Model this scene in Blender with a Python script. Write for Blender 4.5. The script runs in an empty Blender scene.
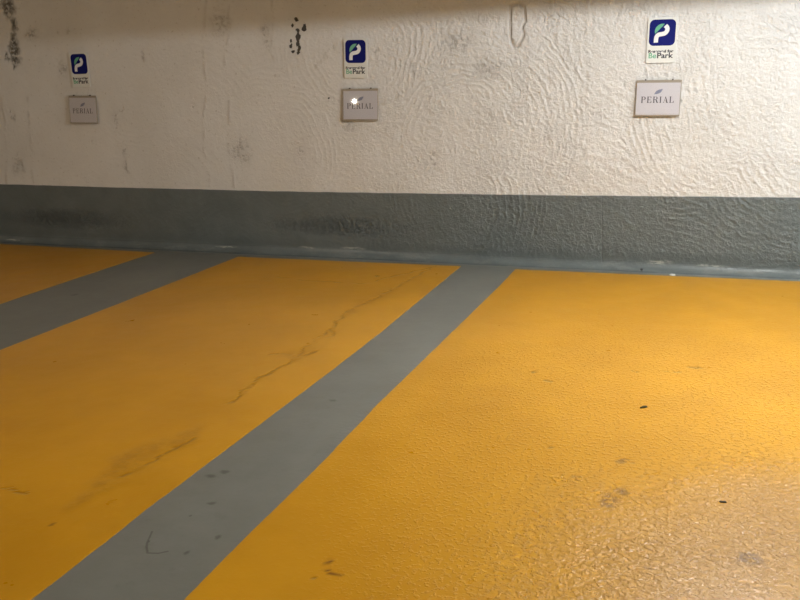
import bpy, bmesh, math, random
import numpy as np
from mathutils import Matrix, Vector, noise

sc = bpy.context.scene
C = sc.collection

# ---------------------------------------------------------------- camera
cam_d = bpy.data.cameras.new('camera')
cam = bpy.data.objects.new('camera', cam_d)
C.objects.link(cam)
F_PX = 831.32
cam_d.sensor_width = 36.0
cam_d.lens = F_PX * 36.0 / 800.0
cam_d.clip_start = 0.05
fw = Vector((-0.33966925, 0.90555264, -0.25416376))
rt = Vector((0.93870761, 0.34327595, -0.03145872))
up = Vector((-0.05876078, 0.24927101, 0.96664944))
m = Matrix((rt, up, -fw)).transposed().to_4x4()
m.translation = Vector((0, -6.8281, 1.5333))
cam.matrix_world = m
sc.camera = cam

# ---------------------------------------------------------------- world, lamps, exposure
w = bpy.data.worlds.new('garage_ambient')
sc.world = w
w.use_nodes = True
w.node_tree.nodes['Background'].inputs[0].default_value = (0.8, 0.72, 0.6, 1)
w.node_tree.nodes['Background'].inputs[1].default_value = 0.02

sc.view_settings.view_transform = 'Standard'
sc.view_settings.look = 'None'
sc.view_settings.gamma = 1.0
sc.view_settings.use_curve_mapping = False
sc.view_settings.exposure = 0.08


def area_lamp(name, loc, sx, sy, power, col, rotz=0.0):
    d = bpy.data.lights.new(name, 'AREA')
    d.shape = 'RECTANGLE'
    d.size = sx
    d.size_y = sy
    d.energy = power
    d.color = col
    o = bpy.data.objects.new(name, d)
    o.location = loc
    o.rotation_euler = (0, 0, rotz)
    C.objects.link(o)
    return o


def bulb_lamp(name, loc, r, power, col):
    d = bpy.data.lights.new(name, 'POINT')
    d.shadow_soft_size = r
    d.energy = power
    d.color = col
    o = bpy.data.objects.new(name, d)
    o.location = loc
    C.objects.link(o)
    return o


bulb_lamp('ceiling_lamp_near', (0.40, -2.4, 2.45), 0.08, 165, (0.97, 0.99, 1.0))
bulb_lamp('ceiling_lamp_right', (2.6, -2.4, 2.45), 0.08, 150, (0.88, 0.95, 1.0))
bulb_lamp('low_lamp_aisle', (-5.68, -6.5, 1.9), 0.022, 104, (1.0, 0.86, 0.68))  # unseen aisle lamp, set below the ceiling so the beam's shadow stays out of view
area_lamp('fill_lamp_far', (2.8, -9.5, 2.55), 1.2, 0.3, 50, (1.0, 0.90, 0.76))  # unseen fill lamp added behind the camera


# ---------------------------------------------------------------- node helpers
class NB:
    def __init__(self, name):
        self.mat = bpy.data.materials.new(name)
        self.mat.use_nodes = True
        self.t = self.mat.node_tree
        self.t.nodes.clear()
        self.out = self.t.nodes.new('ShaderNodeOutputMaterial')

    def n(self, kind, **kw):
        nd = self.t.nodes.new(kind)
        for k, v in kw.items():
            setattr(nd, k, v)
        return nd

    def _set(self, sock, v):
        if isinstance(v, bpy.types.NodeSocket):
            self.t.links.new(v, sock)
        elif v is not None:
            if hasattr(sock.default_value, '__len__') and not hasattr(v, '__len__'):
                v = (v,) * len(sock.default_value)
            if hasattr(v, '__len__') and len(v) == 3 and len(sock.default_value) == 4:
                v = (*v, 1)
            sock.default_value = v

    def math(self, op, a, b=None, c=None, clamp=False):
        nd = self.n('ShaderNodeMath', operation=op, use_clamp=clamp)
        for i, v in enumerate((a, b, c)):
            if v is not None:
                self._set(nd.inputs[i], v)
        return nd.outputs[0]

    def vmath(self, op, a, b=None):
        nd = self.n('ShaderNodeVectorMath', operation=op)
        self._set(nd.inputs[0], a)
        if b is not None:
            self._set(nd.inputs[1], b)
        return nd.outputs['Value'] if op in ('LENGTH', 'DISTANCE', 'DOT_PRODUCT') else nd.outputs[0]

    def pos(self):
        return self.n('ShaderNodeNewGeometry').outputs['Position']

    def noise(self, vec, scale, detail=4, rough=0.5, kind='FBM', col=False, dist=0.0):
        nd = self.n('ShaderNodeTexNoise', noise_dimensions='3D')
        nd.noise_type = kind
        self._set(nd.inputs['Vector'], vec)
        nd.inputs['Scale'].default_value = scale
        nd.inputs['Detail'].default_value = detail
        nd.inputs['Roughness'].default_value = rough
        nd.inputs['Distortion'].default_value = dist
        return nd.outputs['Color' if col else 'Fac']

    def ramp(self, v, lo, hi, a=0.0, b=1.0, smooth=True):
        nd = self.n('ShaderNodeMapRange', interpolation_type='SMOOTHSTEP' if smooth else 'LINEAR')
        self._set(nd.inputs['Value'], v)
        nd.inputs['From Min'].default_value = lo
        nd.inputs['From Max'].default_value = hi
        nd.inputs['To Min'].default_value = a
        nd.inputs['To Max'].default_value = b
        return nd.outputs['Result']

    def mix(self, fac, a, b):
        nd = self.n('ShaderNodeMix', data_type='RGBA')
        self._set(nd.inputs[0], fac)
        self._set(nd.inputs[6], a)
        self._set(nd.inputs[7], b)
        return nd.outputs[2]

    def wobble(self, vec, scale, amount):
        c = self.noise(vec, scale, 3, 0.6, col=True)
        c = self.vmath('SUBTRACT', c, (0.5, 0.5, 0.5))
        sc_ = self.n('ShaderNodeVectorMath', operation='SCALE')
        self._set(sc_.inputs[0], c)
        sc_.inputs['Scale'].default_value = amount
        return self.vmath('ADD', vec, sc_.outputs[0])

    def blob(self, p, c, r, edge=0.5):
        """1 inside the ellipsoid c, r, fading to 0 at its rim"""
        d = self.vmath('SUBTRACT', p, c)
        d = self.vmath('DIVIDE', d, r)
        return self.ramp(self.vmath('LENGTH', d), 1.0, edge)

    def seg(self, p, a, b):
        """distance from p to the segment a-b"""
        a = Vector(a)
        b = Vector(b)
        ab = b - a
        pa = self.vmath('SUBTRACT', p, a)
        h = self.math('DIVIDE', self.vmath('DOT_PRODUCT', pa, ab), ab.length_squared, clamp=True)
        s = self.n('ShaderNodeVectorMath', operation='SCALE')
        s.inputs[0].default_value = ab
        self._set(s.inputs['Scale'], h)
        return self.vmath('LENGTH', self.vmath('SUBTRACT', pa, s.outputs[0]))

    def lines(self, p, polys, wd):
        """1 on the polylines, 0 beyond wd"""
        d = None
        for poly in polys:
            for a, b in zip(poly[:-1], poly[1:]):
                s = self.seg(p, a, b)
                d = s if d is None else self.math('MINIMUM', d, s)
        return self.ramp(d, wd, wd * 0.25)

    def blobs(self, p, items, edge=0.5):
        v = None
        for c, r in items:
            b = self.blob(p, c, r, edge)
            v = b if v is None else self.math('MAXIMUM', v, b)
        return v

    def rings(self, p, cells, freq, wob, phase=4.0, core=0.2):
        """arcs left by the trowel: rings about scattered centres"""
        v = self.n('ShaderNodeTexVoronoi', voronoi_dimensions='3D', feature='F1')
        q = self.wobble(p, wob[0], wob[1])
        self._set(v.inputs['Vector'], q)
        v.inputs['Scale'].default_value = cells
        d = v.outputs['Distance']
        ph = self.math('MULTIPLY', self.noise(p, 3.0, 3, 0.6), phase)
        a = self.math('MULTIPLY_ADD', d, freq * 6.2832 / cells, ph)
        s = self.math('SINE', a)
        r = self.math('POWER', self.math('MULTIPLY_ADD', s, 0.5, 0.5), 2.0)
        return self.math('MULTIPLY', r, self.ramp(d, core * cells, core * cells * 2.0))

    def principled(self, **kw):
        b = self.n('ShaderNodeBsdfPrincipled')
        for k, v in kw.items():
            self._set(b.inputs[k.replace('_', ' ')], v)
        return b

    def bump(self, h, dist, strength=1.0):
        b = self.n('ShaderNodeBump')
        self._set(b.inputs['Height'], h)
        b.inputs['Distance'].default_value = dist
        self._set(b.inputs['Strength'], strength)
        return b.outputs[0]

    def done(self, shader):
        self.t.links.new(shader.outputs[0] if hasattr(shader, 'outputs') else shader, self.out.inputs[0])
        return self.mat


def simple(name, col, rough=0.5, spec=0.5, metal=0.0, coat=0.0):
    b = NB(name)
    p = b.principled(Base_Color=col, Roughness=rough, Metallic=metal)
    p.inputs['Specular IOR Level'].default_value = spec
    p.inputs['Coat Weight'].default_value = coat
    return b.done(p)


def W3(pts):          # wall point (x, z) -> position just on the wall
    return [(x, 0.0, z) for x, z in pts]


def F3(pts):
    return [(x, y, 0.0) for x, y in pts]


# ---------------------------------------------------------------- render-coat relief shared by the wall and its painted foot
def plaster_height(b, p):
    pf = b.vmath('MULTIPLY', p, (1, 0, 1))
    sx = b.n('ShaderNodeSeparateXYZ')
    b._set(sx.inputs[0], p)
    x = sx.outputs[0]
    # smoother skim on the far left, heavy trowelled stucco on the right
    rough_r = b.ramp(x, -4.2, -0.9, 0.16, 1.0)
    patch = b.ramp(b.noise(pf, 1.6, 3, 0.6), 0.38, 0.62, 0.15, 1.0)
    r1 = b.rings(pf, 0.8, 20.0, (2.2, 0.20), 9.0, 0.22)
    r1 = b.math('MULTIPLY', r1, patch)
    rid = b.noise(b.wobble(pf, 4.0, 0.15), 15.0, 4, 0.55)
    rid = b.math('ABSOLUTE', b.math('SUBTRACT', rid, 0.5))
    rid = b.ramp(rid, 0.0, 0.07, 1.0, 0.0)
    fine = b.noise(pf, 42.0, 3, 0.6)
    mid = b.noise(pf, 17.0, 4, 0.6)
    h = b.math('MULTIPLY', r1, 0.24)
    h = b.math('MULTIPLY_ADD', b.math('MULTIPLY', rid, b.ramp(b.noise(pf, 3.0, 2, 0.5), 0.40, 0.62)), 0.20, h)
    h = b.math('MULTIPLY_ADD', mid, 1.1, h)
    h = b.math('MULTIPLY_ADD', fine, 0.7, h)
    h = b.math('MULTIPLY', h, rough_r)
    big = b.noise(pf, 2.2, 2, 0.5)
    h = b.math('MULTIPLY_ADD', big, 0.5, h)
    return h, pf, x


def mat_wall():
    b = NB('stucco_white')
    p = b.pos()
    h, pf, x = plaster_height(b, p)
    def mask(name):
        at = b.n('ShaderNodeAttribute', attribute_name=name)
        sp = b.n('ShaderNodeSeparateColor')
        b.t.links.new(at.outputs['Color'], sp.inputs[0])
        return sp.outputs
    ma = mask('marks_a')
    mb = mask('marks_b')
    nz = b.noise(pf, 26.0, 4, 0.7)
    m_h = b.ramp(b.math('MULTIPLY_ADD', nz, 1.4, b.math('SUBTRACT', ma[0], 0.7)), 0.32, 0.46)
    m_g = b.math('MULTIPLY', ma[1], b.ramp(nz, 0.42, 0.56, 0.15, 1.0))
    m_l = b.math('MULTIPLY', ma[2], b.ramp(nz, 0.46, 0.60))
    m_s = b.math('MULTIPLY', mb[0], b.ramp(b.noise(pf, 5.0, 4, 0.7), 0.42, 0.6))
    m_c = mb[1]
    tone = b.noise(pf, 1.3, 4, 0.6)
    col = b.mix(b.ramp(tone, 0.3, 0.7), (0.77, 0.755, 0.72), (0.83, 0.82, 0.795))
    speck = b.ramp(b.noise(pf, 30.0, 5, 0.7), 0.58, 0.69)
    old = b.math('MULTIPLY_ADD', b.ramp(x, -3.2, -0.6), -0.7, 1.0)
    col = b.mix(b.math('MULTIPLY', b.math('MULTIPLY', speck, old), 0.45), col, (0.38, 0.33, 0.26))
    # pores between the ridges hold dirt
    col = b.mix(b.math('MULTIPLY', m_s, 0.20), col, (0.32, 0.27, 0.20))
    col = b.mix(b.math('MULTIPLY', m_l, 0.34), col, (0.25, 0.21, 0.15))
    col = b.mix(b.math('MULTIPLY', m_g, 0.85), col, (0.10, 0.085, 0.05))
    col = b.mix(b.math('MULTIPLY', m_c, 0.32), col, (0.30, 0.24, 0.17))
    col = b.mix(b.math('MULTIPLY', m_h, 0.92), col, (0.035, 0.028, 0.02))
    h = b.math('MULTIPLY_ADD', m_h, -1.2, h)
    h = b.math('MULTIPLY_ADD', m_g, -0.8, h)
    h = b.math('MULTIPLY_ADD', m_l, -0.3, h)
    h = b.math('MULTIPLY_ADD', m_s, 0.15, h)
    h = b.math('MULTIPLY_ADD', m_c, -0.6, h)
    s = b.principled(Base_Color=col, Roughness=0.62, Normal=b.bump(h, 0.020))
    s.inputs['Specular IOR Level'].default_value = 0.3
    return b.done(s)


def mat_wall_foot():
    b = NB('grey_gloss_wall_paint')
    p = b.pos()
    h, pf, x = plaster_height(b, p)
    sz = b.n('ShaderNodeSeparateXYZ')
    b._set(sz.inputs[0], p)
    z = sz.outputs[2]
    smooth = b.ramp(z, 0.02, 0.17, 0.15, 1.0)
    h = b.math('MULTIPLY', h, smooth)
    dents = b.blobs(b.wobble(pf, 9.0, 0.06), [((-3.1, 0, .27), (1.0, 1, .14)), ((-6.3, 0, .26), (1.1, 1, .16))], 0.0)
    dents = b.math('MULTIPLY', dents, b.ramp(b.noise(pf, 26.0, 4, 0.7), 0.44, 0.60))
    h = b.math('MULTIPLY_ADD', dents, -0.8, h)
    crack = b.lines(b.wobble(pf, 9.0, 0.02), [W3([(-0.796, .62), (-0.775, .05)])], 0.010)
    h = b.math('MULTIPLY_ADD', crack, -0.15, h)
    tone = b.ramp(b.noise(p, 3.0, 5, 0.65), 0.3, 0.7)
    col = b.mix(tone, (0.136, 0.160, 0.160), (0.166, 0.192, 0.190))
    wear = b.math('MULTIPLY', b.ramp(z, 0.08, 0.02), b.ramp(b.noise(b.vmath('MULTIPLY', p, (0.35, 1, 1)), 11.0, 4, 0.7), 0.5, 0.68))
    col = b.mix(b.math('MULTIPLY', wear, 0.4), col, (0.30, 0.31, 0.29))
    painted_glint = b.blobs(b.wobble(pf, 12.0, 0.03), [((-3.46, 0, .070), (.11, 1, .014)), ((-3.00, 0, .078), (.16, 1, .020)), ((-4.33, 0, .045), (.16, 1, .010)),
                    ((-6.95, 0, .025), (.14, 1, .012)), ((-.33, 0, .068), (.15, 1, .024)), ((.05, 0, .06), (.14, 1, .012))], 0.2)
    painted_glint = b.math('MULTIPLY', painted_glint, b.ramp(b.noise(b.vmath('MULTIPLY', pf, (.5, 1, 2.5)), 26.0, 4, 0.7), 0.40, 0.56))
    col = b.mix(b.math('MULTIPLY', painted_glint, 0.75), col, (0.52, 0.54, 0.48))  # pale lamp glints along the cove, painted into its colour
    col = b.mix(b.math('MULTIPLY', crack, 0.15), col, (0.05, 0.05, 0.05))
    s = b.principled(Base_Color=col, Roughness=b.ramp(z, 0.05, 0.12, 0.24, 0.40), Normal=b.bump(h, 0.020))
    s.inputs['Specular IOR Level'].default_value = 0.4
    return b.done(s)


# ---------------------------------------------------------------- floor paints
PEEL, LUMP = 0.26, 0.46


def floor_relief(b, p):
    pf = b.vmath('MULTIPLY', p, (1, 1, 0))
    und = b.noise(pf, 2.0, 3, 0.5)
    mid = b.noise(pf, 14.0, 4, 0.6)
    fine = b.noise(pf, 46.0, 3, 0.65)
    # worn, lumpy repaired patch below the right bay and orange peel around it
    patch = b.blob(b.wobble(pf, 1.6, 0.5), (0.45, -4.60, 0), (1.45, 1.45, 1), 0.30)
    peel = b.blob(b.wobble(pf, 1.0, 0.8), (-0.1, -3.2, 0), (1.7, 2.6, 1), 0.3)
    rg = b.rings(pf, 0.75, 16.0, (4.0, 0.08), 6.0)
    lump = b.noise(b.vmath('MULTIPLY', pf, (0.8, 1.0, 1)), 40.0, 4, 0.62)
    h = b.math('MULTIPLY', und, 0.7)
    h = b.math('MULTIPLY_ADD', mid, 0.10, h)
    h = b.math('MULTIPLY_ADD', b.math('MULTIPLY', fine, b.math('MULTIPLY_ADD', peel, 0.9, 0.08)), 0.65, h)
    h = b.math('MULTIPLY_ADD', b.math('MULTIPLY', lump, patch), 1.45, h)
    h = b.math('MULTIPLY_ADD', b.math('MULTIPLY', rg, patch), 0.12, h)
    return h, pf, patch, peel


def mask_channels(b, name):
    at = b.n('ShaderNodeAttribute', attribute_name=name)
    sp = b.n('ShaderNodeSeparateColor')
    b.t.links.new(at.outputs['Color'], sp.inputs[0])
    return sp.outputs


def mat_yellow():
    b = NB('yellow_floor_paint')
    pf = b.vmath('MULTIPLY', b.pos(), (1, 1, 0))
    ma = mask_channels(b, 'marks_a')       # crack, spot, smear
    mb = mask_channels(b, 'marks_b')       # lumpy patch, orange peel, gash
    patch, peel = mb[0], mb[1]
    n7 = b.noise(pf, 7.0, 3, 0.6)
    n22 = b.noise(pf, 24.0, 4, 0.65)
    n50 = b.noise(pf, 52.0, 3, 0.6)
    m_c = b.math('MULTIPLY', ma[0], b.ramp(n7, 0.34, 0.54))
    m_s = b.math('MULTIPLY', ma[1], b.ramp(n22, 0.40, 0.56))
    smear = b.math('MULTIPLY', ma[2], b.ramp(b.noise(pf, 12.0, 4, 0.7), 0.35, 0.65, 0.35, 1.0))
    tone = b.ramp(b.noise(pf, 1.3, 5, 0.6), 0.3, 0.7)
    col = b.mix(tone, (0.585, 0.280, 0.009), (0.675, 0.332, 0.013))
    pit = b.math('MULTIPLY', b.ramp(n22, 0.56, 0.68), b.math('MULTIPLY', patch, 0.30))
    col = b.mix(pit, col, (0.33, 0.14, 0.02))
    col = b.mix(b.math('MULTIPLY', smear, 0.42), col, (0.27, 0.125, 0.018))
    col = b.mix(b.math('MULTIPLY', m_c, 0.45), col, (0.24, 0.09, 0.01))
    col = b.mix(b.math('MULTIPLY', m_s, 0.70), col, (0.16, 0.075, 0.015))
    col = b.mix(b.math('MULTIPLY', mb[2], 0.92), col, (0.12, 0.02, 0.005))
    # relief: slow undulation, orange peel with small pits, lumps with crisp rims
    h = b.math('MULTIPLY', b.noise(pf, 2.0, 3, 0.5), 0.7)
    h = b.math('MULTIPLY_ADD', n7, 0.12, h)
    h = b.math('MULTIPLY_ADD', b.math('MULTIPLY', b.ramp(n50, 0.50, 0.66), b.math('MULTIPLY_ADD', peel, 0.9, 0.06)), PEEL, h)
    lump = b.ramp(b.noise(b.vmath('MULTIPLY', pf, (0.72, 1.0, 1)), 40.0, 3, 0.6, dist=0.2), 0.38, 0.62)
    h = b.math('MULTIPLY_ADD', b.math('MULTIPLY', lump, patch), LUMP, h)
    h = b.math('MULTIPLY_ADD', b.math('MULTIPLY', n50, patch), LUMP * 0.5, h)
    h = b.math('MULTIPLY_ADD', m_c, -0.35, h)
    h = b.math('MULTIPLY_ADD', m_s, -0.25, h)
    h = b.math('MULTIPLY_ADD', b.math('MULTIPLY', ma[2], b.noise(pf, 16.0, 3, 0.6)), 0.35, h)
    ro = b.math('MULTIPLY_ADD', n7, 0.12, 0.24)
    ro = b.math('MULTIPLY_ADD', patch, -0.13, ro)
    s = b.principled(Base_Color=col, Roughness=ro, Normal=b.bump(h, 0.012))
    b._set(s.inputs['Specular IOR Level'], b.math('MULTIPLY_ADD', patch, 0.6, 0.38))
    b._set(s.inputs['Coat Weight'], b.math('MULTIPLY', patch, 0.9))
    s.inputs['Coat Roughness'].default_value = 0.30
    return b.done(s)


def mat_floor():
    b = NB('grey_floor_paint')
    p = b.pos()
    h, pf, patch, peel = floor_relief(b, p)
    scr = b.lines(b.wobble(pf, 20.0, 0.01), [F3([(-1.799, -4.640), (-1.768, -4.71), (-1.73, -4.765), (-1.69, -4.755), (-1.665, -4.735)])], 0.006)
    spots = [((-1.836, -4.20, 0), (.035, .022, 1)), ((-1.800, -4.150, 0), (.028, .022, 1)), ((-1.706, -4.394, 0), (.024, .018, 1)),
             ((-1.596, -4.723, 0), (.012, .02, 1)), ((-1.55, -4.60, 0), (.018, .02, 1)), ((-1.77, -4.70, 0), (.010, .012, 1)),
             ((-1.70, -3.3, 0), (.03, .02, 1)), ((-4.6, -1.8, 0), (.04, .05, 1)), ((-1.73, -4.5, 0), (.008, .01, 1))]
    m_s = b.blobs(b.wobble(pf, 26.0, 0.03), spots, 0.2)
    tone = b.ramp(b.noise(pf, 2.2, 5, 0.65), 0.3, 0.7)
    col = b.mix(tone, (0.178, 0.184, 0.164), (0.208, 0.214, 0.192))
    dirt = b.ramp(b.noise(pf, 9.0, 5, 0.7), 0.56, 0.75)
    col = b.mix(b.math('MULTIPLY', dirt, 0.25), col, (0.11, 0.10, 0.085))
    col = b.mix(b.math('MULTIPLY', m_s, 0.6), col, (0.045, 0.04, 0.035))
    col = b.mix(b.math('MULTIPLY', scr, 0.6), col, (0.05, 0.045, 0.04))
    ro = b.math('MULTIPLY_ADD', b.noise(pf, 2.5, 4, 0.6), 0.2, 0.34)
    s = b.principled(Base_Color=col, Roughness=ro, Normal=b.bump(h, 0.012))
    s.inputs['Specular IOR Level'].default_value = 0.45
    return b.done(s)


def mat_plain_concrete():
    b = NB('painted_concrete')
    p = b.pos()
    col = b.mix(b.noise(p, 2.0, 5, 0.6), (0.52, 0.49, 0.44), (0.62, 0.59, 0.54))
    s = b.principled(Base_Color=col, Roughness=0.8, Normal=b.bump(b.noise(p, 25.0, 4, 0.6), 0.008))
    return b.done(s)


M_WALL = mat_wall()
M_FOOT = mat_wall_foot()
M_YEL = mat_yellow()
M_FLOOR = mat_floor()
M_CONC = mat_plain_concrete()
M_PANEL = simple('white_sign_board', (0.80, 0.81, 0.77), 0.5, 0.3)
M_NAVY = simple('navy_sign_ink', (0.008, 0.012, 0.15), 0.55, 0.1)
M_WHITE = simple('white_sign_ink', (0.88, 0.89, 0.90), 0.35)
M_GREEN = simple('green_sign_ink', (0.13, 0.44, 0.27), 0.35)
M_BLACK = simple('black_sign_ink', (0.02, 0.02, 0.035), 0.4)
M_PAPER = simple('lilac_white_paper', (0.70, 0.675, 0.71), 0.6)
M_SLATE = simple('slate_blue_ink', (0.30, 0.32, 0.44), 0.5)
M_DSLATE = simple('dark_slate_ink', (0.17, 0.18, 0.28), 0.5)
M_DARKTXT = simple('dark_print_ink', (0.045, 0.04, 0.06), 0.5)
M_STEEL = simple('dark_screw_steel', (0.10, 0.09, 0.08), 0.4, metal=0.8)
M_LEAF = simple('dry_dark_leaf', (0.035, 0.025, 0.012), 0.6)
M_STONE = simple('dark_grit', (0.04, 0.04, 0.04), 0.7)
M_CHIP = simple('white_paint_flake', (0.80, 0.80, 0.74), 0.5)


def mat_acrylic():
    b = NB('clear_acrylic')
    tr = b.n('ShaderNodeBsdfTransparent')
    tr.inputs[0].default_value = (0.99, 0.99, 0.99, 1)
    gl = b.n('ShaderNodeBsdfGlossy')
    gl.inputs['Roughness'].default_value = 0.015
    fr = b.n('ShaderNodeFresnel')
    # the inner faces refract the other way round, or the sheet would shade itself
    bk = b.n('ShaderNodeNewGeometry').outputs['Backfacing']
    b._set(fr.inputs['IOR'], b.ramp(bk, 0.0, 1.0, 1.49, 1 / 1.49))
    mx = b.n('ShaderNodeMixShader')
    b.t.links.new(fr.outputs[0], mx.inputs[0])
    b.t.links.new(tr.outputs[0], mx.inputs[1])
    b.t.links.new(gl.outputs[0], mx.inputs[2])
    return b.done(mx)


M_ACR = mat_acrylic()
M_EDGE = simple('cloudy_acrylic_edge', (0.42, 0.36, 0.28), 0.4)


# ---------------------------------------------------------------- mesh helpers
def link(name, bm, mat, parent=None, smooth=False):
    bmesh.ops.recalc_face_normals(bm, faces=bm.faces[:])
    me = bpy.data.meshes.new(name)
    bm.to_mesh(me)
    bm.free()
    me.materials.append(mat)
    if smooth:
        for f in me.polygons:
            f.use_smooth = True
    o = bpy.data.objects.new(name, me)
    C.objects.link(o)
    if parent:
        o.parent = parent
    return o


def box(bm, x0, x1, y0, y1, z0, z1):
    v = [bm.verts.new((x, y, z)) for z in (z0, z1) for x, y in ((x0, y0), (x1, y0), (x1, y1), (x0, y1))]
    for f in ((3, 2, 1, 0), (4, 5, 6, 7), (0, 1, 5, 4), (1, 2, 6, 5), (2, 3, 7, 6), (3, 0, 4, 7)):
        bm.faces.new([v[i] for i in f])


def slab(bm, pts, y0, y1):
    """outline (x, z) given thickness from y0 (front) to y1 (back)"""
    a = [bm.verts.new((x, y0, z)) for x, z in pts]
    b = [bm.verts.new((x, y1, z)) for x, z in pts]
    n = len(pts)
    bm.faces.new(a)
    bm.faces.new(b[::-1])
    for i in range(n):
        bm.faces.new((a[i], a[(i + 1) % n], b[(i + 1) % n], b[i]))


def structure(o):
    o['kind'] = 'structure'
    return o


def struct_box(name, mat, *dims):
    bm = bmesh.new()
    box(bm, *dims)
    return structure(link(name, bm, mat))


# ---------------------------------------------------------------- the room
X0, X1, Y1, ZC = -9.5, 4.5, -12.0, 2.62
struct_box('floor', M_FLOOR, X0, X1, Y1, 0.0, -0.2, 0.0)


class Marks:
    """masks painted on a grid of points (U, V): soft blobs and lines with ragged rims"""

    def __init__(self, U, V, seed):
        self.U, self.V, self.rng = U, V, np.random.RandomState(seed)

    def wob(self, freq, amp):
        out = []
        for _ in range(2):
            f = 0
            for o in (1.0, 1.9, 3.7):
                for _ in range(4):
                    a = self.rng.uniform(0, 6.283)
                    f = f + np.sin((self.U * math.cos(a) + self.V * math.sin(a)) * freq * o + self.rng.uniform(0, 6.283)) / o
            out.append(f * amp / 3.0)
        return out

    def blobs(self, items, w, edge):
        m = np.zeros_like(self.U)
        for cx, cz, rx, rz in items:
            d = np.hypot((self.U + w[0] - cx) / rx, (self.V + w[1] - cz) / rz)
            t = np.clip((1 - d) / (1 - edge), 0, 1)
            m = np.maximum(m, t * t * (3 - 2 * t))
        return m

    def lines(self, polys, w, wd):
        m = np.full_like(self.U, 9.0)
        px, pz = self.U + w[0], self.V + w[1]
        for poly in polys:
            for (ax, az), (bx, bz) in zip(poly[:-1], poly[1:]):
                dx, dz = bx - ax, bz - az
                h = np.clip(((px - ax) * dx + (pz - az) * dz) / (dx * dx + dz * dz), 0, 1)
                m = np.minimum(m, np.hypot(px - ax - h * dx, pz - az - h * dz))
        t = np.clip((wd - m) / (wd * .75), 0, 1)
        return t * t * (3 - 2 * t)


def store_masks(me, total, sets):
    for nm, chans in sets:
        at = me.attributes.new(nm, 'FLOAT_COLOR', 'POINT')
        buf = np.zeros((total, 4), dtype=np.float32)
        for c, a in enumerate(chans):
            buf[:a.size, c] = a.ravel()
        buf[:, 3] = 1
        at.data.foreach_set('color', buf.ravel())


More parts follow.
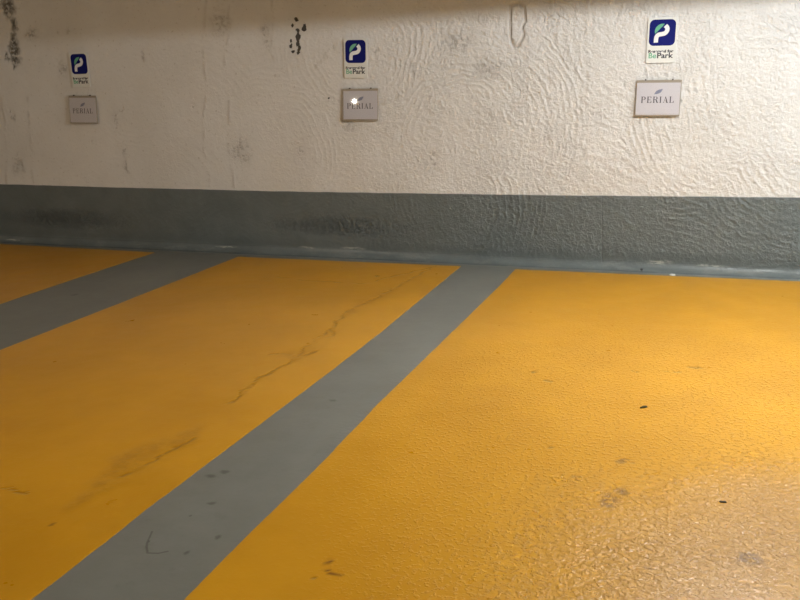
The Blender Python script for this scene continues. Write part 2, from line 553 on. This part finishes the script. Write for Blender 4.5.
def build_wall_back():
    """the stuccoed wall: a fine grid that carries where its stains, holes, streaks and scars sit"""
    xs = np.concatenate([np.arange(X0 - .2, -7.5, .25), np.arange(-7.45, 1.25, .012), np.arange(1.3, X1 + .2, .25), [X1 + .2]])
    zs = np.concatenate([[-0.2, 0.2, 0.5], np.arange(0.57, 2.46, .012), [2.5, ZC + .2]])
    nx, nz = len(xs), len(zs)
    Xg, Zg = np.meshgrid(xs, zs, indexing='ij')
    mk = Marks(Xg, Zg, 4)
    wob, blobs, lines = mk.wob, mk.blobs, mk.lines

    hole = blobs([(-3.44, 2.085, 0.032, 0.034), (-3.365, 2.005, 0.035, 0.036), (-3.475, 2.035, 0.019, 0.016), (-3.43, 1.985, 0.024, 0.039),
                  (-3.43, 1.930, 0.032, 0.052), (-3.44, 1.875, 0.027, 0.042), (-3.50, 1.905, 0.022, 0.026), (-3.505, 1.860, 0.024, 0.031),
                  (-3.425, 1.840, 0.024, 0.034), (-3.44, 1.805, 0.038, 0.018), (-3.49, 1.812, 0.027, 0.018), (-3.602, 2.262, 0.032, 0.018),
                  (-3.174, 1.413, 0.018, 0.017)], wob(70, .008), 0.15)
    grime = blobs([(-6.60, 2.36, .12, .14), (-6.58, 2.05, .075, .15), (-6.60, 1.96, .09, .15), (-6.60, 1.87, .10, .10),
                   (-6.70, 1.90, .03, .08), (-6.55, 2.19, .05, .10), (-6.64, 1.80, .03, .05)], wob(40, .018), 0.2)
    light = blobs([(-5.384, 1.351, .030, .035), (-5.46, 1.30, .06, .07), (-5.452, 1.209, .045, .055), (-5.427, .975, .05, .10),
                   (-5.383, .939, .035, .06), (-5.411, .80, .07, .10), (-4.559, 1.43, .025, .025), (-4.564, 1.378, .025, .025),
                   (-6.03, 1.747, .08, .10), (-5.742, 1.037, .035, .06), (-5.89, 2.10, .05, .05), (-6.02, 2.10, .03, .04),
                   (-2.705, 1.797, .03, .05), (-5.074, 1.85, .04, .10), (-6.75, 1.33, .05, .08), (-3.09, 1.83, .02, .05),
                   (-2.39, 1.62, .05, .08), (-2.2, .87, .07, .16), (-3.0, 1.20, .10, .14), (-4.1, .95, .16, .20),
                   (-3.5, .95, .10, .14), (-4.2, 2.1, .16, .18), (-6.75, .8, .12, .2), (-2.0, 1.83, .22, .12),
                   (-1.72, 1.6, .20, .16), (-1.05, .98, .10, .06), (-6.35, 2.1, .12, .1), (-3.75, 1.95, .06, .2)], wob(30, .02), 0.1)
    streak = lines([[(-4.336, 2.6), (-4.38, 1.779), (-4.46, 1.334), (-4.484, .6)], [(-4.08, 2.6), (-4.175, 1.507), (-4.22, .6)],
                    [(-6.825, 1.5), (-6.942, .6)], [(-6.502, 1.5), (-6.587, .6)], [(-3.641, 2.6), (-3.687, 1.922), (-3.674, 1.718)],
                    [(-3.096, 1.936), (-3.184, 1.733), (-3.355, 1.613)],
                    [(-2.314, 1.701), (-2.39, 1.501), (-2.64, 1.359), (-2.78, 1.37)],
                    [(-.93, 2.3), (-.95, .6)], [(-1.21, 2.3), (-1.22, .6)], [(-1.49, 1.76), (-1.495, 1.3)]], wob(8, .02), 0.022)
    scar = lines([[(-1.552, 2.082), (-1.552, 1.841), (-1.519, 1.77), (-1.487, 1.769), (-1.439, 1.866), (-1.455, 1.912),
                   (-1.432, 1.971), (-1.44, 2.061), (-1.48, 2.095), (-1.552, 2.082)]], wob(50, .004), 0.018)
    n = nx * nz
    co = np.zeros((n, 3))
    co[:, 0] = Xg.ravel()
    co[:, 2] = Zg.ravel()
    i, j = np.meshgrid(np.arange(nx - 1), np.arange(nz - 1), indexing='ij')
    k = (i * nz + j).ravel()
    faces = np.stack([k, k + nz, k + nz + 1, k + 1], 1)
    # back corners close the wall into a solid 20 cm thick
    cor = [0, (nx - 1) * nz, nx * nz - 1, nz - 1]
    back = co[cor].copy()
    back[:, 1] = 0.2
    verts = np.concatenate([co, back])
    fl = faces.tolist()
    b0, b1, b2, b3 = n, n + 1, n + 2, n + 3
    fl.append([b3, b2, b1, b0])
    fl.append([b0, b1] + [q * nz for q in range(nx - 1, -1, -1)])
    fl.append([b2, b3] + [q * nz + nz - 1 for q in range(nx)])
    fl.append([b3, b0] + list(range(0, nz)))
    fl.append([b1, b2] + [(nx - 1) * nz + q for q in range(nz - 1, -1, -1)])
    me = bpy.data.meshes.new('wall_back')
    me.from_pydata(verts.tolist(), [], fl)
    store_masks(me, n + 4, (('marks_a', (hole, grime, light)), ('marks_b', (streak, scar))))
    me.materials.append(M_WALL)
    me.update()
    o = bpy.data.objects.new('wall_back', me)
    C.objects.link(o)
    return structure(o)


build_wall_back()
struct_box('wall_left', M_CONC, X0 - 0.2, X0, Y1, 0.0, -0.2, ZC + 0.2)
struct_box('wall_right', M_CONC, X1, X1 + 0.2, Y1, 0.0, -0.2, ZC + 0.2)
struct_box('wall_front', M_CONC, X0 - 0.2, X1 + 0.2, Y1 - 0.2, Y1, -0.2, ZC + 0.2)
struct_box('ceiling', M_CONC, X0, X1, Y1, 0.0, ZC, ZC + 0.2)
# unseen short beam, added over the bays to shade the top of the wall
struct_box('added_beam', M_CONC, -3.80, X1, -1.2, -1.0, 2.235, ZC)

# grey painted foot of the wall with its rounded cove at the floor
TOP = [(-9.5, .628), (-7.043, .6155), (-5.4, .598), (-3.868, .587), (-2.5, .5875), (-1.38, .590), (0.649, .6025), (4.5, .62)]


def lerp(tab, x):
    for (xa, ya), (xb, yb) in zip(tab[:-1], tab[1:]):
        if x <= xb:
            return ya + (yb - ya) * (x - xa) / (xb - xa)
    return tab[-1][1]


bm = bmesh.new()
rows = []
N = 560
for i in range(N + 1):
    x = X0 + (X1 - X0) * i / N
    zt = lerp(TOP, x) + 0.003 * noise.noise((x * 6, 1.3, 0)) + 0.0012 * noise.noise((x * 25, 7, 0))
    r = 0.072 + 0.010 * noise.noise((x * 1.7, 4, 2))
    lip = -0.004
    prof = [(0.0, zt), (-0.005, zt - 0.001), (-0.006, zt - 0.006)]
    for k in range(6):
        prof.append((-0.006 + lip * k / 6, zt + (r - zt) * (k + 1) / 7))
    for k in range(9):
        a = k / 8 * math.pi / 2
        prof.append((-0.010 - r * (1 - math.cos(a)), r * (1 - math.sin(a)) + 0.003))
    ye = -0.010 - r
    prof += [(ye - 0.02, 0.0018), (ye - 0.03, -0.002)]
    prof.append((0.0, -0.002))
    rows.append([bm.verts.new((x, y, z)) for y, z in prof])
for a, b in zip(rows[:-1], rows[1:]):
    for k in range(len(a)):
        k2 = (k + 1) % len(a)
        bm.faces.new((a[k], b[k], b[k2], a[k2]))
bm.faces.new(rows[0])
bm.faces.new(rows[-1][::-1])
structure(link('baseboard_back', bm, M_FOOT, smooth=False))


# ---------------------------------------------------------------- yellow bays
YN = -5.9


def bay(left, right, top, label, seed, step):
    """left, right: painted edges as (y, x) from near to far; top: far edge as (x, y)"""
    xa, xb = lerp(left, -3.0), lerp(right, -3.0)
    nu, nv = int((xb - xa) / step), int((-0.2 - YN) / step)
    U, V = np.meshgrid(np.linspace(0, 1, nu + 1), np.linspace(0, 1, nv + 1), indexing='ij')
    X, Y = np.zeros_like(U), np.zeros_like(U)
    for j in range(nv + 1):
        y = YN + (-0.2 - YN) * j / nv
        x0 = lerp(left, y) + 0.004 * noise.noise((y * 5, seed, 0)) + 0.0015 * noise.noise((y * 22, seed, 3))
        x1 = lerp(right, y) + 0.004 * noise.noise((y * 5, seed, 7)) + 0.0015 * noise.noise((y * 22, seed, 9))
        X[:, j] = x0 + (x1 - x0) * U[:, j]
    for i in range(nu + 1):
        yt = lerp(top, X[i, -1]) + 0.002 * noise.noise((X[i, -1] * 6, seed, 5))
        Y[i, :] = YN + (yt - YN) * V[i, :]
    mk = Marks(X, Y, seed)
    crack = mk.lines([[(-2.14, -.24), (-2.203, -.899), (-2.238, -1.38), (-2.301, -1.732), (-2.243, -2.14), (-2.226, -2.566), (-2.181, -2.747),
                       (-2.189, -2.929), (-2.223, -3.106), (-2.181, -3.483)], [(-2.36, -2.73), (-2.25, -2.70), (-2.181, -2.747), (-2.12, -2.60)],
                      [(-2.15, -.28), (-2.365, -.69), (-2.49, -.963), (-2.968, -.967), (-3.33, -.903)],
                      [(-2.24, -2.14), (-2.16, -2.30), (-2.226, -2.566)], [(-2.593, -4.55), (-2.475, -4.541)],
                      [(-2.10, -3.9), (-2.138, -3.975), (-2.162, -4.159), (-2.189, -4.321)]], mk.wob(34, .016), 0.013)
    halo = 0.45 * mk.blobs([(-2.22, -2.68, .13, .26), (-2.28, -1.6, .08, .45)], mk.wob(14, .04), 0.0)
    smear = mk.blobs([(-2.22, -4.18, .15, .36), (-2.17, -3.92, .08, .26), (-2.18, -4.45, .10, .26)], mk.wob(16, .05), 0.1)
    spot = mk.blobs([(-.825, -2.63, .030, .035), (-.30, -2.484, .045, .018), (-.106, -2.437, .07, .022), (-.01, -2.345, .06, .028),
                     (.15, -3.925, .022, .022), (-.471, -4.187, .024, .034), (-.276, -3.955, .05, .09), (-.24, -3.86, .04, .04),
                     (.196, -4.207, .07, .05), (-.72, -2.75, .035, .022), (-6.9, -2.0, .05, .05), (-.42, -3.8, .025, .03),
                     (-2.50, -.70, .04, .04), (-1.11, -4.73, .012, .014), (-.56, -3.55, .02, .02), (-.25, -3.60, .05, .03)],
                    mk.wob(60, .008), 0.3)
    gash = mk.blobs([(-1.107, -4.629, .010, .030), (-1.088, -4.676, .014, .014), (-1.069, -4.692, .020, .010), (-1.043, -4.694, .018, .008),
                     (-2.183, -4.709, .012, .012)], mk.wob(120, .003), 0.4)
    patch = mk.blobs([(.55, -4.80, 1.35, 1.70)], mk.wob(3.0, .16), 0.45)
    peel = mk.blobs([(.0, -3.1, 1.7, 2.9)], mk.wob(2.0, .3), 0.3)
    n = X.size
    verts = np.concatenate([np.stack([X.ravel(), Y.ravel(), np.full(n, 0.0025)], 1)])
    i, j = np.meshgrid(np.arange(nu), np.arange(nv), indexing='ij')
    k = (i * (nv + 1) + j).ravel()
    faces = np.stack([k, k + nv + 1, k + nv + 2, k + 1], 1).tolist()
    # the coat's own rim, down to the concrete
    rim = [q * (nv + 1) for q in range(nu + 1)] + [nu * (nv + 1) + q for q in range(1, nv + 1)] + \
          [q * (nv + 1) + nv for q in range(nu - 1, -1, -1)] + list(range(nv - 1, 0, -1))
    low = verts[rim].copy()
    low[:, 2] = 0.0
    verts = np.concatenate([verts, low])
    m_ = len(rim)
    for q in range(m_):
        r2 = (q + 1) % m_
        faces.append([rim[r2], rim[q], n + q, n + r2])
    me = bpy.data.meshes.new('parking_bay')
    me.from_pydata(verts.tolist(), [], faces)
    store_masks(me, len(verts), (('marks_a', (np.maximum(crack, halo), spot, smear)), ('marks_b', (patch, peel, gash))))
    me.materials.append(M_YEL)
    me.update()
    o = bpy.data.objects.new('parking_bay', me)
    C.objects.link(o)
    o['label'] = label
    o['category'] = 'parking bay'
    o['group'] = 'yellow painted parking bays'
    return o


bay([(YN, -1.447), (-4.95, -1.447), (-4.682, -1.452), (-4.035, -1.447), (-3.227, -1.461), (-2.434, -1.456), (-.785, -1.447), (-.2, -1.454)],
    [(YN, .72), (-.1, .72)], [(-1.6, -.219), (.9, -.170)],
    'yellow painted parking bay at right, glossy and lumpy near the camera', 1, .013)
bay([(YN, -4.055), (-3.093, -4.057), (-1.964, -4.061), (-.2, -4.07)],
    [(YN, -1.91), (-5.1, -1.911), (-4.498, -1.919), (-3.576, -1.904), (-3.025, -1.895), (-2.199, -1.890), (-.2, -1.927)],
    [(-4.2, -.234), (-3.0, -.215), (-1.8, -.191)],
    'yellow painted parking bay in the middle, cracked, with a brown smear', 5, .013)
bay([(YN, -7.25), (-.1, -7.25)], [(YN, -4.973), (-2.182, -4.973), (-1.217, -5.003), (-.2, -5.011)],
    [(-7.4, -.155), (-7.0, -.162), (-4.9, -.219)],
    'yellow painted parking bay at far left, beyond the widest grey stripe', 9, .03)


# ---------------------------------------------------------------- lettering
def text_obj(name, body, size, mat, parent, x, z, y, width=None, bold=0.0, space=1.0):
    cu = bpy.data.curves.new(name, 'FONT')
    cu.body = body
    cu.size = size
    cu.offset = bold
    cu.space_character = space
    cu.align_x = 'CENTER'
    cu.align_y = 'CENTER'
    cu.extrude = 0.0003
    to = bpy.data.objects.new(name + '_curve', cu)
    C.objects.link(to)
    bpy.context.view_layer.update()
    dg = bpy.context.evaluated_depsgraph_get()
    me = bpy.data.meshes.new_from_object(to.evaluated_get(dg))
    C.objects.unlink(to)
    bpy.data.objects.remove(to)
    xs = [v.co.x for v in me.vertices]
    cx = (min(xs) + max(xs)) / 2
    s = width / (max(xs) - min(xs)) if width else 1.0
    for v in me.vertices:
        c = v.co.copy()
        v.co = ((c.x - cx) * s + x, -c.z + y, c.y + z)
    me.materials.clear()
    me.materials.append(mat)
    o = bpy.data.objects.new(name, me)
    C.objects.link(o)
    o.parent = parent
    return o


def rrect(w, h, r, cx=0, cz=0, n=8):
    pts = []
    for sx, sz, a0 in ((1, 1, 0), (-1, 1, 90), (-1, -1, 180), (1, -1, 270)):
        for k in range(n + 1):
            a = math.radians(a0 + 90 * k / n)
            pts.append((cx + sx * (w / 2 - r) + r * math.cos(a), cz + sz * (h / 2 - r) + r * math.sin(a)))
    return pts


def catmull(pts, n=8):
    out = []
    P = [pts[0]] + pts + [pts[-1]]
    for i in range(1, len(P) - 2):
        for k in range(n):
            t = k / n
            q = []
            for c in (0, 1):
                a, b, c_, d = P[i - 1][c], P[i][c], P[i + 1][c], P[i + 2][c]
                q.append(0.5 * (2 * b + (c_ - a) * t + (2 * a - 5 * b + 4 * c_ - d) * t * t + (3 * b - a - 3 * c_ + d) * t ** 3))
            out.append(tuple(q))
    out.append(pts[-1])
    return out


def ribbon(pts, wd, cap=True):
    L, Rr = [], []
    n = len(pts)
    for i, (x, z) in enumerate(pts):
        xa, za = pts[max(0, i - 1)]
        xb, zb = pts[min(n - 1, i + 1)]
        d = math.hypot(xb - xa, zb - za)
        nx, nz = -(zb - za) / d, (xb - xa) / d
        k = wd / 2
        L.append((x + nx * k, z + nz * k))
        Rr.append((x - nx * k, z - nz * k))
    return L, Rr


def empty(name, loc, label, cat, group, rot=(0, 0, 0)):
    e = bpy.data.objects.new(name, None)
    e.empty_display_size = 0.1
    e.location = loc
    e.rotation_euler = rot
    e['label'] = label
    e['category'] = cat
    e['group'] = group
    C.objects.link(e)
    return e


# ---------------------------------------------------------------- parking sign with the P tile
BW, BH = 0.2126, 0.3258


def make_sign():
    t = empty('parking_sign', (0, 0, 0), '', 'sign', 'white P signs on the wall')
    bm = bmesh.new()
    slab(bm, rrect(BW, BH, 0.004, n=3), -0.011, -0.004)
    link('panel', bm, M_PANEL, t)
    bm = bmesh.new()
    box(bm, -BW / 2 + .03, BW / 2 - .03, -0.004, 0.002, -BH / 2 + .03, BH / 2 - .03)
    link('mounting_pad', bm, M_STEEL, t)
    S = 0.188
    cz = BH / 2 - 0.014 - S / 2
    bm = bmesh.new()
    slab(bm, rrect(S, S, 0.036, 0, cz), -0.0117, -0.011)
    tile = link('emblem_tile', bm, M_NAVY, t)

    def T(u, v):            # tile units, v down, to sign coordinates
        return ((u - 0.5) * S, cz + (0.5 - v) * S)
    # white stroke of the P
    path = catmull([T(*q) for q in ((.275, .875), (.275, .74), (.30, .635), (.375, .575), (.50, .555), (.61, .52), (.675, .43), (.675, .32), (.60, .235))], 6)
    L, Rr = ribbon(path, 0.165 * S)
    bm = bmesh.new()
    a = [bm.verts.new((x, -0.0125, z)) for x, z in L]
    b = [bm.verts.new((x, -0.0125, z)) for x, z in Rr]
    a2 = [bm.verts.new((x, -0.0117, z)) for x, z in L]
    b2 = [bm.verts.new((x, -0.0117, z)) for x, z in Rr]
    for i in range(len(L) - 1):
        bm.faces.new((a[i], a[i + 1], b[i + 1], b[i]))
        bm.faces.new((a2[i], a2[i + 1], a[i + 1], a[i]))
        bm.faces.new((b2[i], b2[i + 1], b[i + 1], b[i]))
    bm.faces.new((a[0], b[0], b2[0], a2[0]))
    bm.faces.new((a[-1], b[-1], b2[-1], a2[-1]))
    bmesh.ops.remove_doubles(bm, verts=bm.verts[:], dist=1e-5)
    link('letter_p', bm, M_WHITE, tile)
    # green leaf closing the bowl of the P
    leaf = [T(*q) for q in ((.225, .545), (.205, .44), (.22, .36), (.27, .27), (.35, .20), (.45, .165), (.57, .165), (.50, .26), (.40, .36), (.31, .455))]
    bm = bmesh.new()
    slab(bm, leaf, -0.0125, -0.0117)
    bmesh.ops.triangulate(bm, faces=[g for g in bm.faces if len(g.verts) > 4])
    link('green_leaf', bm, M_GREEN, tile)
    text_obj('reserved_lettering', 'Reserved for', 0.027, M_BLACK, t, -0.002, -0.080, -0.0113, width=0.182, bold=0.0012)
    text_obj('green_lettering', 'Be', 0.054, M_GREEN, t, -0.061, -0.112, -0.0113, width=0.055, bold=0.0008)
    text_obj('navy_lettering', 'Park', 0.054, M_BLACK, t, 0.031, -0.112, -0.0113, width=0.116, bold=0.0012)
    return t


# ---------------------------------------------------------------- acrylic plaque with serif lettering
def serif_glyph(ch):
    """list of convex outlines, letter height 1, returns (outlines, advance)"""
    o = []
    ser, th, tk = 0.05, 0.05, 0.165

    def R(x0, z0, x1, z1):
        o.append([(x0, z0), (x1, z0), (x1, z1), (x0, z1)])

    def stem(x):
        R(x, 0, x + tk, 1)
        R(x - .07, 0, x + tk + .07, ser)
        R(x - .07, 1 - ser, x + tk + .07, 1)

    def bowl(x, z0, z1, rx):
        n = 14
        cz, rz = (z0 + z1) / 2, (z1 - z0) / 2
        for k in range(n):
            a0 = -math.pi / 2 + math.pi * k / n
            a1 = -math.pi / 2 + math.pi * (k + 1) / n
            q = []
            for a in (a0, a1):
                q.append((x + rx * math.cos(a), cz + rz * math.sin(a)))
            for a in (a1, a0):
                q.append((x + (rx - tk) * math.cos(a), cz + (rz - th) * math.sin(a)))
            o.append(q)
    if ch == 'P':
        stem(.07)
        R(.2, 1 - th, .42, 1)
        R(.2, .47, .42, .47 + th)
        bowl(.40, .47, 1, .32)
        return o, .84
    if ch == 'E':
        stem(.07)
        R(.2, 1 - th, .66, 1)
        R(.2, .48, .5, .48 + th)
        R(.2, 0, .70, th)
        o.append([(.60, .72), (.66, .72), (.66, 1), (.52, 1)])
        o.append([(.47, .36), (.51, .36), (.51, .66), (.47, .66)])
        o.append([(.54, 0), (.70, 0), (.70, .30), (.64, .30)])
        return o, .84
    if ch == 'R':
        stem(.07)
        R(.2, 1 - th, .42, 1)
        R(.2, .49, .42, .49 + th)
        bowl(.40, .49, 1, .31)
        o.append([(.40, .50), (.58, .50), (.80, .04), (.60, .04)])
        R(.58, 0, .86, ser)
        return o, .94
    if ch == 'I':
        stem(.07)
        return o, .40
    if ch == 'A':
        o.append([(.12, .04), (.17, .04), (.46, .96), (.42, 1)])
        o.append([(.60, .0), (.80, .0), (.47, 1), (.36, 1)])
        R(.24, .29, .62, .29 + th)
        R(.02, 0, .28, ser)
        R(.52, 0, .90, ser)
        return o, .94
    if ch == 'L':
        stem(.07)
        R(.2, 0, .66, th)
        o.append([(.54, 0), (.68, 0), (.68, .33), (.63, .33)])
        return o, .72


PW, PH = 0.3289, 0.2784


def make_plaque():
    t = empty('wall_plaque', (0, 0, 0), '', 'plaque', 'clear plastic plaques on the wall')
    # front and back sheets joined by a folded bottom
    bm = bmesh.new()
    slab(bm, rrect(PW, PH, 0.003, n=2), -0.0100, -0.0075)
    link('front_sheet', bm, M_ACR, t)
    bm = bmesh.new()
    box(bm, -PW / 2, PW / 2, -0.0058, 0.006, -PH / 2, -PH / 2 + 0.010)
    box(bm, -PW / 2, -PW / 2 + 0.004, -0.0058, 0.003, -PH / 2 + 0.010, PH / 2 - 0.022)
    box(bm, PW / 2 - 0.004, PW / 2, -0.0058, 0.003, -PH / 2 + 0.010, PH / 2 - 0.022)
    box(bm, -PW / 2, PW / 2, -0.0050, 0.001, PH / 2 - 0.030, PH / 2 - 0.010)
    link('back_frame', bm, M_EDGE, t)
    bm = bmesh.new()
    slab(bm, [(-PW / 2 + .006, -PH / 2 + .012), (PW / 2 - .006, -PH / 2 + .012), (PW / 2 - .006, PH / 2 - .030), (-PW / 2 + .006, PH / 2 - .030)], -0.0072, -0.0060)
    paper = link('paper_insert', bm, M_PAPER, t)
    # lettering
    glyphs = []
    x = 0
    for ch in 'PERIAL':
        g, adv = serif_glyph(ch)
        glyphs += [[(px + x, pz) for px, pz in q] for q in g]
        x += adv + 0.10
    tot = x - 0.16
    Hh = 0.047
    Wd = 0.238
    bm = bmesh.new()
    for q in glyphs:
        pts = [((px / tot - 0.5) * Wd - 0.004, -0.040 + pz * Hh) for px, pz in q]
        f = bm.faces.new([bm.verts.new((a, -0.00735, c)) for a, c in pts])
    link('serif_lettering', bm, M_DARKTXT, paper)
    # feather emblem: a slanted leaf in two tones
    cx, cz, Lh, ang = 0.002, 0.043, 0.036, math.radians(33)

    def rot(u, v):
        return (cx + u * math.cos(ang) - v * math.sin(ang), cz + u * math.sin(ang) + v * math.cos(ang))
    n = 12
    upp = [(-Lh + 2 * Lh * k / n, 0.014 * math.sin(math.pi * (k / n) ** 0.8)) for k in range(n + 1)]
    low = [(-Lh + 2 * Lh * k / n, -0.014 * math.sin(math.pi * (k / n) ** 1.2)) for k in range(n + 1)]
    bm = bmesh.new()
    va = [bm.verts.new((*[rot(*q)[0]], -0.00735, rot(*q)[1])) for q in upp + low[-2:0:-1]]
    bm.faces.new(va)
    feather = link('feather_emblem', bm, M_SLATE, paper)
    bm = bmesh.new()
    for off, s0, s1 in ((0, -1.0, .95), (.006, -.4, .8), (-.006, -.7, .4)):
        q = [rot(Lh * s0, off - .0012), rot(Lh * s1, off - .0006), rot(Lh * s1, off + .0006), rot(Lh * s0, off + .0020)]
        bm.faces.new([bm.verts.new((a, -0.00742, c)) for a, c in q])
    link('quill_lines', bm, M_DSLATE, feather)
    for sx in (-0.30, 0.30):
        bm = bmesh.new()
        bmesh.ops.create_cone(bm, cap_ends=True, segments=14, radius1=0.0065, radius2=0.0050, depth=0.014,
                              matrix=Matrix.Translation((sx * PW, -0.006, PH / 2 - 0.008)) @ Matrix.Rotation(math.pi / 2, 4, 'X'))
        link('screw', bm, M_STEEL, t)
    return t


def copy_tree(o, parent=None):
    c = o.copy()
    C.objects.link(c)
    c.parent = parent
    for ch in o.children:
        copy_tree(ch, c)
    return c


bpy.context.view_layer.update()
sign0 = make_sign()
for i, (x, z, ro, lab) in enumerate((
        (-.3951, 1.7653, -.0188, 'white sign with navy P tile above the brightest plaque, at right'),
        (-2.8951, 1.7318, -.0317, 'white sign with navy P tile above the middle plaque, beside flaked plaster holes'),
        (-5.8104, 1.7350, -.0090, 'white sign with navy P tile on the dim left part of the wall'))):
    s = sign0 if i == 0 else copy_tree(sign0)
    s.location = (x + 0.006, -0.004, z + 0.005)
    s.rotation_euler = (0, -ro, 0)
    s['label'] = lab
plq0 = make_plaque()
LEAN = math.radians(2.95)
for i, (x, z, ro, lab) in enumerate((
        (-.4097, 1.3466, -.0191, 'clear plastic plaque lettered PERIAL, the whitest, under the right P sign'),
        (-2.8714, 1.3493, -.0173, 'clear plastic plaque lettered PERIAL with a small glare spot, under the middle P sign'),
        (-5.8293, 1.3613, -.0224, 'dim grey plastic plaque lettered PERIAL, leftmost, under the left P sign'))):
    s = plq0 if i == 0 else copy_tree(plq0)
    s.location = (x + 0.012, -0.019, z + 0.006)
    s.rotation_euler = (-LEAN, -ro, 0)
    s['label'] = lab


# ---------------------------------------------------------------- litter
def flake(name, loc, sx, sy, h, rot, mat, label, cat, seed):
    random.seed(seed)
    bm = bmesh.new()
    n = 11
    lo, hi = [], []
    for k in range(n):
        a = 2 * math.pi * k / n
        r = 1 + random.uniform(-.22, .18)
        lo.append(bm.verts.new((sx * r * math.cos(a), sy * r * math.sin(a), 0)))
        hi.append(bm.verts.new((sx * r * .8 * math.cos(a), sy * r * .8 * math.sin(a), h * random.uniform(.6, 1.1))))
    top = bm.verts.new((0, 0, h * 1.15))
    for k in range(n):
        j = (k + 1) % n
        bm.faces.new((lo[k], lo[j], hi[j], hi[k]))
        bm.faces.new((hi[k], hi[j], top))
    bm.faces.new(lo[::-1])
    o = link(name, bm, mat, smooth=True)
    o.location = loc
    o.rotation_euler = (0, 0, rot)
    o['label'] = label
    o['category'] = cat
    return o


flake('leaf_scrap', (-.223, -2.989, .0025), .021, .008, .008, 0.75, M_LEAF, 'small dark leaf scrap lying on the bright right yellow bay', 'leaf', 3)
flake('dirt_crumb', (.120, -3.843, .0025), .013, .006, .005, 0.1, M_LEAF, 'tiny dark crumb on the lumpy glossy patch of the right bay', 'debris', 5)
flake('paint_flake', (-.219, -.150, .0), .026, .026, .008, 0.1, M_CHIP, 'small white paint flake on the grey strip between right bay and wall', 'debris', 8)
flake('pebble', (-.462, -.055, .006), .014, .011, .014, 0.1, M_STONE, 'small dark pebble at the foot of the grey wall base', 'pebble', 11)
